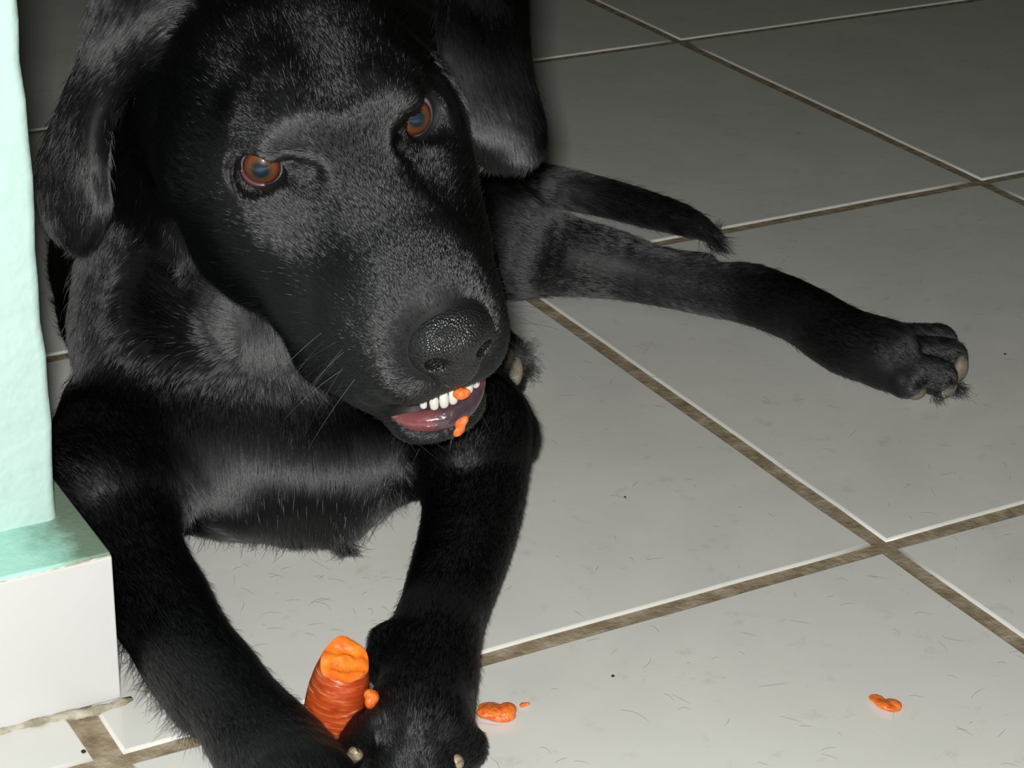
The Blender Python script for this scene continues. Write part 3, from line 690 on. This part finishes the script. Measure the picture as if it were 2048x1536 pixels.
    lift = rng.uniform(.12, .32, len(ln)) + .08 * snoise(X, 200, 3)[:, 0]
    earz = np.abs(h3[:, 0]) > 6.6 - .3 * np.clip(h3[:, 1], 0, 9)
    fz = np.clip((15 - np.linalg.norm(h3 - np.array([0, 2, -2]), axis=1)) / 3, 0, 1) * (~earz)
    nU = nr @ HW[:, 2]; nF = nr @ HW[:, 1]; dors = np.clip(.10 + 1.1 * np.maximum(nU, .75 * nF), 0, 1) * np.where(h3[:, 1] < 6, np.clip((h3[:, 2] + 2.6) / 1.0, .10, 1), 1)
    dors = np.where(h3[:, 1] > 6.2, np.maximum(dors, .55), dors) * np.where((h3[:, 1] < -.8) | (np.abs(h3[:, 0]) > 4.9), np.clip((4.5 - np.abs(h3[:, 0])) / .8, .12, 1), 1)
    hol = (1 - .95 * np.exp(-((h3[:, :2] - np.array([2.1, .2])) ** 2).sum(1) / 1.1) * (h3[:, 2] > .6)) * (1 - .95 * np.exp(-((h3[:, :2] - np.array([-1.9, .3])) ** 2).sum(1) / 1.3) * (h3[:, 2] > .6)) * (1 - .85 * np.exp(-((h3[:, :2] - np.array([1.8, -2.4])) ** 2).sum(1) / 1.2) * (h3[:, 2] > 0))
    dors = dors * hol; lift = lift * (1 - .8 * (1 - hol) * fz)
    lift = lift + fz * dors * rng.uniform(.15, .75, len(ln))
    throat = np.exp(-(np.linalg.norm(X - P(430, 640, 1.085), axis=1) / .062) ** 4) * (~(fz > .2)); axl = np.clip((fd * nr).sum(1), 0, None) * (fz < .2); lift = lift + .8 * axl; tfw = (tg * np.array([-.449, -.787, .424])).sum(1); lift = np.where(tfw > -.22, lift + 1.3 * throat, lift * (1 - .85 * throat)); lift = lift + .26 * np.clip(snoise(X, 55, 5)[:, 0] * 1.6, -.6, 1) * (fz < .1) * (1 - throat); ln = ln * (1 - .35 * throat)
    brd = np.clip((2.6 - np.abs(h3[:, 0])) / 1.0, 0, 1) * np.clip((h3[:, 1] + .5) / 2, 0, 1) * np.clip((9.5 - h3[:, 1]) / 1.5, 0, 1) * np.clip((nU - .2) * 2.0, 0, 1)
    lift = lift + brd * hol * rng.uniform(.25, .75, len(ln))
    lift = np.where(rng.random(len(ln)) < .015, lift + .5, lift)[:, None]
    m = 4; pts = np.empty((len(X), m, 3))
    for i in range(m):
        t = i / (m - 1); up_ = lift * t * (1 - .55 * t)
        pts[:, i] = X - nr * .0004 + ln[:, None] * (tg * t * (1 - .08 * t) + nr * up_)
    sag = np.clip(.0012 - pts[..., 2], 0, None); pts[..., 2] += sag
    rad = np.tile(np.array([.000075, .00007, .00005, .00001]), (len(X), 1)) * rng.uniform(.8, 1.25, len(X))[:, None]
    rad = rad * (1 + .35 * (ln > .011))[:, None]
    fur = curves_obj('fur', pts, rad, m_hair, dog); tag(fur, 'short glossy black coat', kind='stuff')
    print('hairs', len(X), round(time.time() - T0, 1), 's')
    # guard hairs, tufts and whiskers
    def tuft(c, dir, n, L_, spread, r_=.004):
        c = np.array(c); dir = np.array(dir, float); dir /= np.linalg.norm(dir)
        root = c + rng.normal(size=(n, 3)) * r_; d = dir + rng.normal(size=(n, 3)) * spread; d /= np.linalg.norm(d, axis=1)[:, None]
        l = L_ * rng.uniform(.5, 1.1, n); bend = rng.normal(size=(n, 3)) * .12
        q = np.stack([root + d * (l * t)[:, None] + bend * (l * t * t)[:, None] for t in np.linspace(0, 1, 5)], 1)
        q[..., 2] = np.maximum(q[..., 2], .0008); return q
    TF = [tuft(P(683, 1056, 1.052), P(692, 1085, 1.052) - P(680, 1045, 1.052), 320, .011, .25, .0035),
          tuft(G(1420, 473, .008), G(1445, 500, .003) - G(1415, 465, .01), 260, .022, .22, .003), tuft(G(1432, 462, .010), G(1440, 440, .012) - G(1430, 470, .01), 60, .010, .2, .002),
          tuft(G(1400, 524, .034), G(1425, 512, .034) - G(1395, 528, .03), 80, .009, .25, .002),
          tuft(G(1912, 775, .006), G(1926, 785, .004) - G(1905, 765, .006), 160, .010, .5, .002), tuft(G(1874, 790, .006), G(1880, 806, .004) - G(1870, 785, .006), 100, .008, .4, .002),
          tuft(P(1040, 700, 1.215), P(1062, 690, 1.215) - P(1035, 705, 1.215), 420, .005, .5, .0032), tuft(P(1050, 735, 1.215), P(1060, 745, 1.215) - P(1045, 735, 1.215), 420, .004, .6, .0035)]
    for t in np.linspace(0, 1, 26):                          # fringe along breast and forearm
        TF.append(tuft(P(380 + 290 * t, 1022 + 26 * math.sin(t * 2), 1.055), (-.1, -.1, -1), 16, .017, .35, .003))
        TF.append(tuft(G(262 + 130 * t, 1270 + 180 * t, .012), G(240 + 130 * t, 1310 + 180 * t, .006) - G(262 + 130 * t, 1270 + 180 * t, .012), 16, .014, .4, .003))
        TF.append(tuft(P(700 + 110 * t, 1040 - 70 * t, 1.05), (.1, -.1, -1), 10, .012, .4, .003))
    q = np.concatenate(TF); g = curves_obj('guard_hair', q, np.tile([.00009, .00008, .00007, .00005, .00001], (len(q), 1)), m_hair, dog); tag(g, kind='stuff')
    W_ = []
    for s_ in (1, -1):
        for k in range(16):
            p = H(s_ * rng.uniform(2.2, 3.4), rng.uniform(6, 8.6), rng.uniform(-5.6, -3.8)); d = HD(s_ * rng.uniform(.8, 1.3), rng.uniform(-.6, .3), rng.uniform(-.9, -.1)); l = rng.uniform(.02, .045)
            W_.append([p + d * l * t + np.array([0, 0, -1]) * l * .25 * t * t for t in np.linspace(0, 1, 5)])
    for k in range(26):
        p = H(rng.uniform(-1.9, 1.9), rng.uniform(7.5, 9.6), -9.2); d = HD(rng.uniform(-.8, .8), rng.uniform(-.2, .7), -1); l = rng.uniform(.006, .016)
        W_.append([p + d * l * t for t in np.linspace(0, 1, 5)])
    for (u1, v1, d1, u2, v2) in ((560, 250, .90, 470, 300), (480, 300, .905, 430, 350), (570, 255, .9, 510, 270)):
        a = P(u1, v1, d1); b_ = P(u2, v2, d1 - .006); W_.append([a + (b_ - a) * t for t in np.linspace(0, 1, 5)])
    W_ = np.array(W_); wk = curves_obj('whiskers', W_, np.tile([.00009, .00008, .00007, .00005, .00002], (len(W_), 1)), m_hair, dog); tag(wk, kind='stuff')

# ------------------------------------------------------------------ carrot stub and crumbs
m_car, nt, b = newmat('carrot_skin'); L = nt.links.new
tc = N(nt, 'ShaderNodeTexCoord'); mp = N(nt, 'ShaderNodeMapping'); mp.inputs['Scale'].default_value = (70, 70, 460); L(tc.outputs['Object'], mp.inputs[0])
n = N(nt, 'ShaderNodeTexNoise', i_Scale=1.0, i_Detail=5.0, i_Distortion=.8); L(mp.outputs[0], n.inputs['Vector'])
r = ramp(nt, [(.30, (.28, .034, .008)), (.50, (.42, .060, .012)), (.60, (.50, .11, .03)), (.70, (.78, .42, .24))]); L(n.outputs['Fac'], r.inputs[0]); L(r.outputs[0], b.inputs['Base Color'])
b.inputs['Roughness'].default_value = .32; b.inputs['Subsurface Weight'].default_value = .15; b.inputs['Subsurface Radius'].default_value = (.006, .002, .0005); b.inputs['Subsurface Scale'].default_value = 1
bp = N(nt, 'ShaderNodeBump', i_Strength=.6, i_Distance=.0008); L(n.outputs['Fac'], bp.inputs['Height']); L(bp.outputs[0], b.inputs['Normal'])
m_cut = simple('carrot_flesh', (.80, .17, .012), .34, .5, sss=.2, noise=(160, [(.3, (.68, .10, .008)), (.7, (.92, .25, .02))]), bump=(420, .5, .0008))
m_crumb = simple('carrot_crumb', (.75, .16, .03), .2, .5, sss=.2, noise=(400, [(.3, (.60, .08, .012)), (.7, (.90, .25, .04))]), bump=(900, .6, .0008))
cb = G(657, 1462, .0120); ct = P(690, 1322, .886)
axv = Vector(ct - cb); LC = axv.length
carrot = bpy.data.objects.new('carrot', None); COL.objects.link(carrot); carrot.location = cb
tag(carrot, 'orange carrot stub bitten off flat, standing between the front paws', 'carrot')
rot = axv.to_track_quat('Z', 'Y')
cl = rot.inverted() @ Vector(CAM - ct).normalized(); cl = (cl.x / cl.z * .28, cl.y / cl.z * .28)      # the bite is cut on the slant
def carrot_parts():
    ns, nz = 48, 26; V = []; F = []
    for i in range(nz):
        t = i / (nz - 1); z = t * LC; rr = .0112 + .0012 * math.sin(math.pi * min(1, t * 1.1)) - .0012 * max(0, (t - .75) / .25) ** 2
        if t < .12: rr *= math.sqrt(1 - ((.12 - t) / .12) ** 2) * .9 + .1
        for j in range(ns):
            a = 2 * math.pi * j / ns; w = 1 + .012 * math.sin(3 * a + t * 7) + .003 * math.sin(t * 60 + math.sin(a) * 2)
            V.append((rr * w * math.cos(a), rr * w * math.sin(a), z + (.0010 * math.sin(a * 2 + 1) + .0006 * math.sin(5 * a) - (cl[0] * math.cos(a) + cl[1] * math.sin(a)) * rr) * t ** 3))
    for i in range(nz - 1):
        for j in range(ns): a = i * ns + j; b_ = i * ns + (j + 1) % ns; F.append((a, b_, b_ + ns, a + ns))
    F.append(tuple(range(ns))[::-1])
    top = V[-ns:]; me = bpy.data.meshes.new('root'); me.from_pydata(V, [], F)
    for p in me.polygons: p.use_smooth = True
    V2 = list(top); F2 = []; rings = 9; rg = np.random.default_rng(4)
    for k in range(1, rings):
        s = 1 - k / rings
        for (x, y, z) in top:
            hx = math.hypot(x, y) * s; zp = LC - (cl[0] * x + cl[1] * y) * s; V2.append((x * s, y * s, zp + (z - LC + (cl[0] * x + cl[1] * y)) * s ** 3 + .0010 * (1 - s) ** .5 - .0010 * math.exp(-((hx - .0045) / .0014) ** 2) + .0006 * math.sin(x * 900 * s + 1) * (s < .9) + rg.normal() * .00012))
    V2.append((0, 0, LC + .0006)); c_ = len(V2) - 1
    for k in range(rings - 1):
        for j in range(ns): a = k * ns + j; b_ = k * ns + (j + 1) % ns; F2.append((a, b_, b_ + ns, a + ns))
    for j in range(ns): F2.append(((rings - 1) * ns + j, (rings - 1) * ns + (j + 1) % ns, c_))
    m2 = bpy.data.meshes.new('bite'); m2.from_pydata(V2, [], F2)
    for p in m2.polygons: p.use_smooth = True
    for nm, mm, mt in (('peel', me, m_car), ('bitten_face', m2, m_cut)):
        o = link(nm, mm, mt, carrot); o.matrix_parent_inverse = Matrix.Identity(4); o.rotation_euler = rot.to_euler()
carrot_parts()
def crumb(c, dims, ang, label, seed, lumps=5, ax=None):
    rg = np.random.default_rng(seed); c = np.array(c, float); A = np.array(dims) / 2
    ca, sa = math.cos(ang), math.sin(ang); Rz = np.array([[ca, -sa, 0], [sa, ca, 0], [0, 0, 1]]) if ax is None else ax
    def fn(b_):
        for k in range(lumps):
            o_ = (rg.random(3) - .5) * A * np.array([1.5, 1.0, .7]); r_ = A * rg.uniform(.42, .75, 3) + .0003
            b_.ell(c + Rz @ o_, r_, Rz, k=.0008)
    lo, hi = c - A.max() * 2 - .001, c + A.max() * 2 + .001
    vox = max(A.max() / 22, .00025); b_ = Body(lo, hi, vox); fn(b_); v, f_ = b_.mesh(1)
    if ax is None: v[:, 2] -= v[:, 2].min() - .0002
    v -= c; o = link('carrot_crumb', mesh_np('carrot_crumb', v, f_), m_crumb); o.location = c
    return tag(o, label, 'carrot piece', 'chewed carrot crumbs')
xa = math.atan2(RC[0][1], RC[0][0])
crumb(G(998, 1424, .003), (.0150, .0135, .0065), xa, 'lumpy wet carrot crumb on the tile touching the right side of the front paw', 11, 9)
crumb(G(1050, 1409, .001), (.0042, .0022, .0015), xa + .4, 'tiniest carrot speck on the tile beside the lumpy crumb', 12, 3)
crumb(G(1770, 1407, .0015), (.0130, .0095, .003), xa - .75, 'flat carrot flake lying alone on the tile at far right', 13, 5)
crumb(P(736, 1399, .876), (.0060, .009, .0115), xa, 'carrot crumb wedged between the carrot stub and the front paw', 14, 5, ax=RC.T)
crumb(H(-.45, 10.05, -6.45), (.0078, .0040, .0058), 0, 'orange carrot bit stuck on the dog\'s upper front teeth', 15, 4, ax=HW)
crumb(H(-.15, 10.20, -8.10), (.0078, .0036, .0060), 0, 'orange carrot bit clinging to the dog\'s lower lip', 16, 5, ax=HW @ np.array([[.8, 0, .6], [0, 1, 0], [-.6, 0, .8]]))

# ------------------------------------------------------------------ shed hair and specks on the floor
Hs = []
for k in range(300):
    u, v = rng.uniform(900, 2040), rng.uniform(20, 1530)
    if k % 6 == 0: u, v = rng.uniform(380, 820), rng.uniform(1080, 1300)
    p = G(u, v, .0005); a = rng.normal(xa, .9); l = rng.uniform(.002, .011) * (1.6 if rng.random() < .1 else 1); cu_ = rng.normal(0, .9)
    q = []; x, y = p[0], p[1]
    for i in range(5): q.append((x, y, .0004 + .0004 * math.sin(i))); x += l / 4 * math.cos(a); y += l / 4 * math.sin(a); a += cu_ / 4
    Hs.append(q)
m_shed = simple('shed_hair', (.14, .13, .12), .6, .3)
sh = curves_obj('shed_hair', np.array(Hs), np.tile([.00005, .00006, .00006, .00005, .00002], (len(Hs), 1)), m_shed, None)
tag(sh, 'fine black dog hairs scattered over the pale tiles', 'hair', kind='stuff')
def pebble(u, v, r):
    c = G(u, v, 0); V = []; F = []
    for i in range(1, 4):
        for j in range(6): a = j * math.pi / 3 + i; t = i / 3 * math.pi / 2; V.append((r * math.sin(t) * math.cos(a) * rng.uniform(.7, 1.2), r * math.sin(t) * math.sin(a) * rng.uniform(.7, 1.2), .7 * r * math.cos(t)))
    V.append((0, 0, .7 * r)); F = [(18, j, (j + 1) % 6) for j in range(6)] + [(k * 6 + j, (k + 1) * 6 + j, (k + 1) * 6 + (j + 1) % 6, k * 6 + (j + 1) % 6) for k in range(2) for j in range(6)] + [tuple(range(12, 18))]
    me = bpy.data.meshes.new('dirt_speck'); me.from_pydata(V, [], F); o = link('dirt_speck', me, m_speck); o.location = (c[0], c[1], .0002); return o
m_speck = simple('dark_dirt', (.03, .02, .015), .8, .2)
for (u, v, r, lab) in ((1226, 1353, .0009, 'dark dirt speck on the tile between carrot crumbs and grout line'), (167, 1504, .0012, 'brown dirt speck on the cut tile at the foot of the pillar'), (2010, 709, .0009, 'dark dirt speck on the tile near the stretched hind paw'), (1250, 995, .0008, 'small dark speck on the tile right of the bent foreleg')):
    tag(pebble(u, v, r), lab, 'dirt')
print('done', round(time.time() - T0, 1), 's')
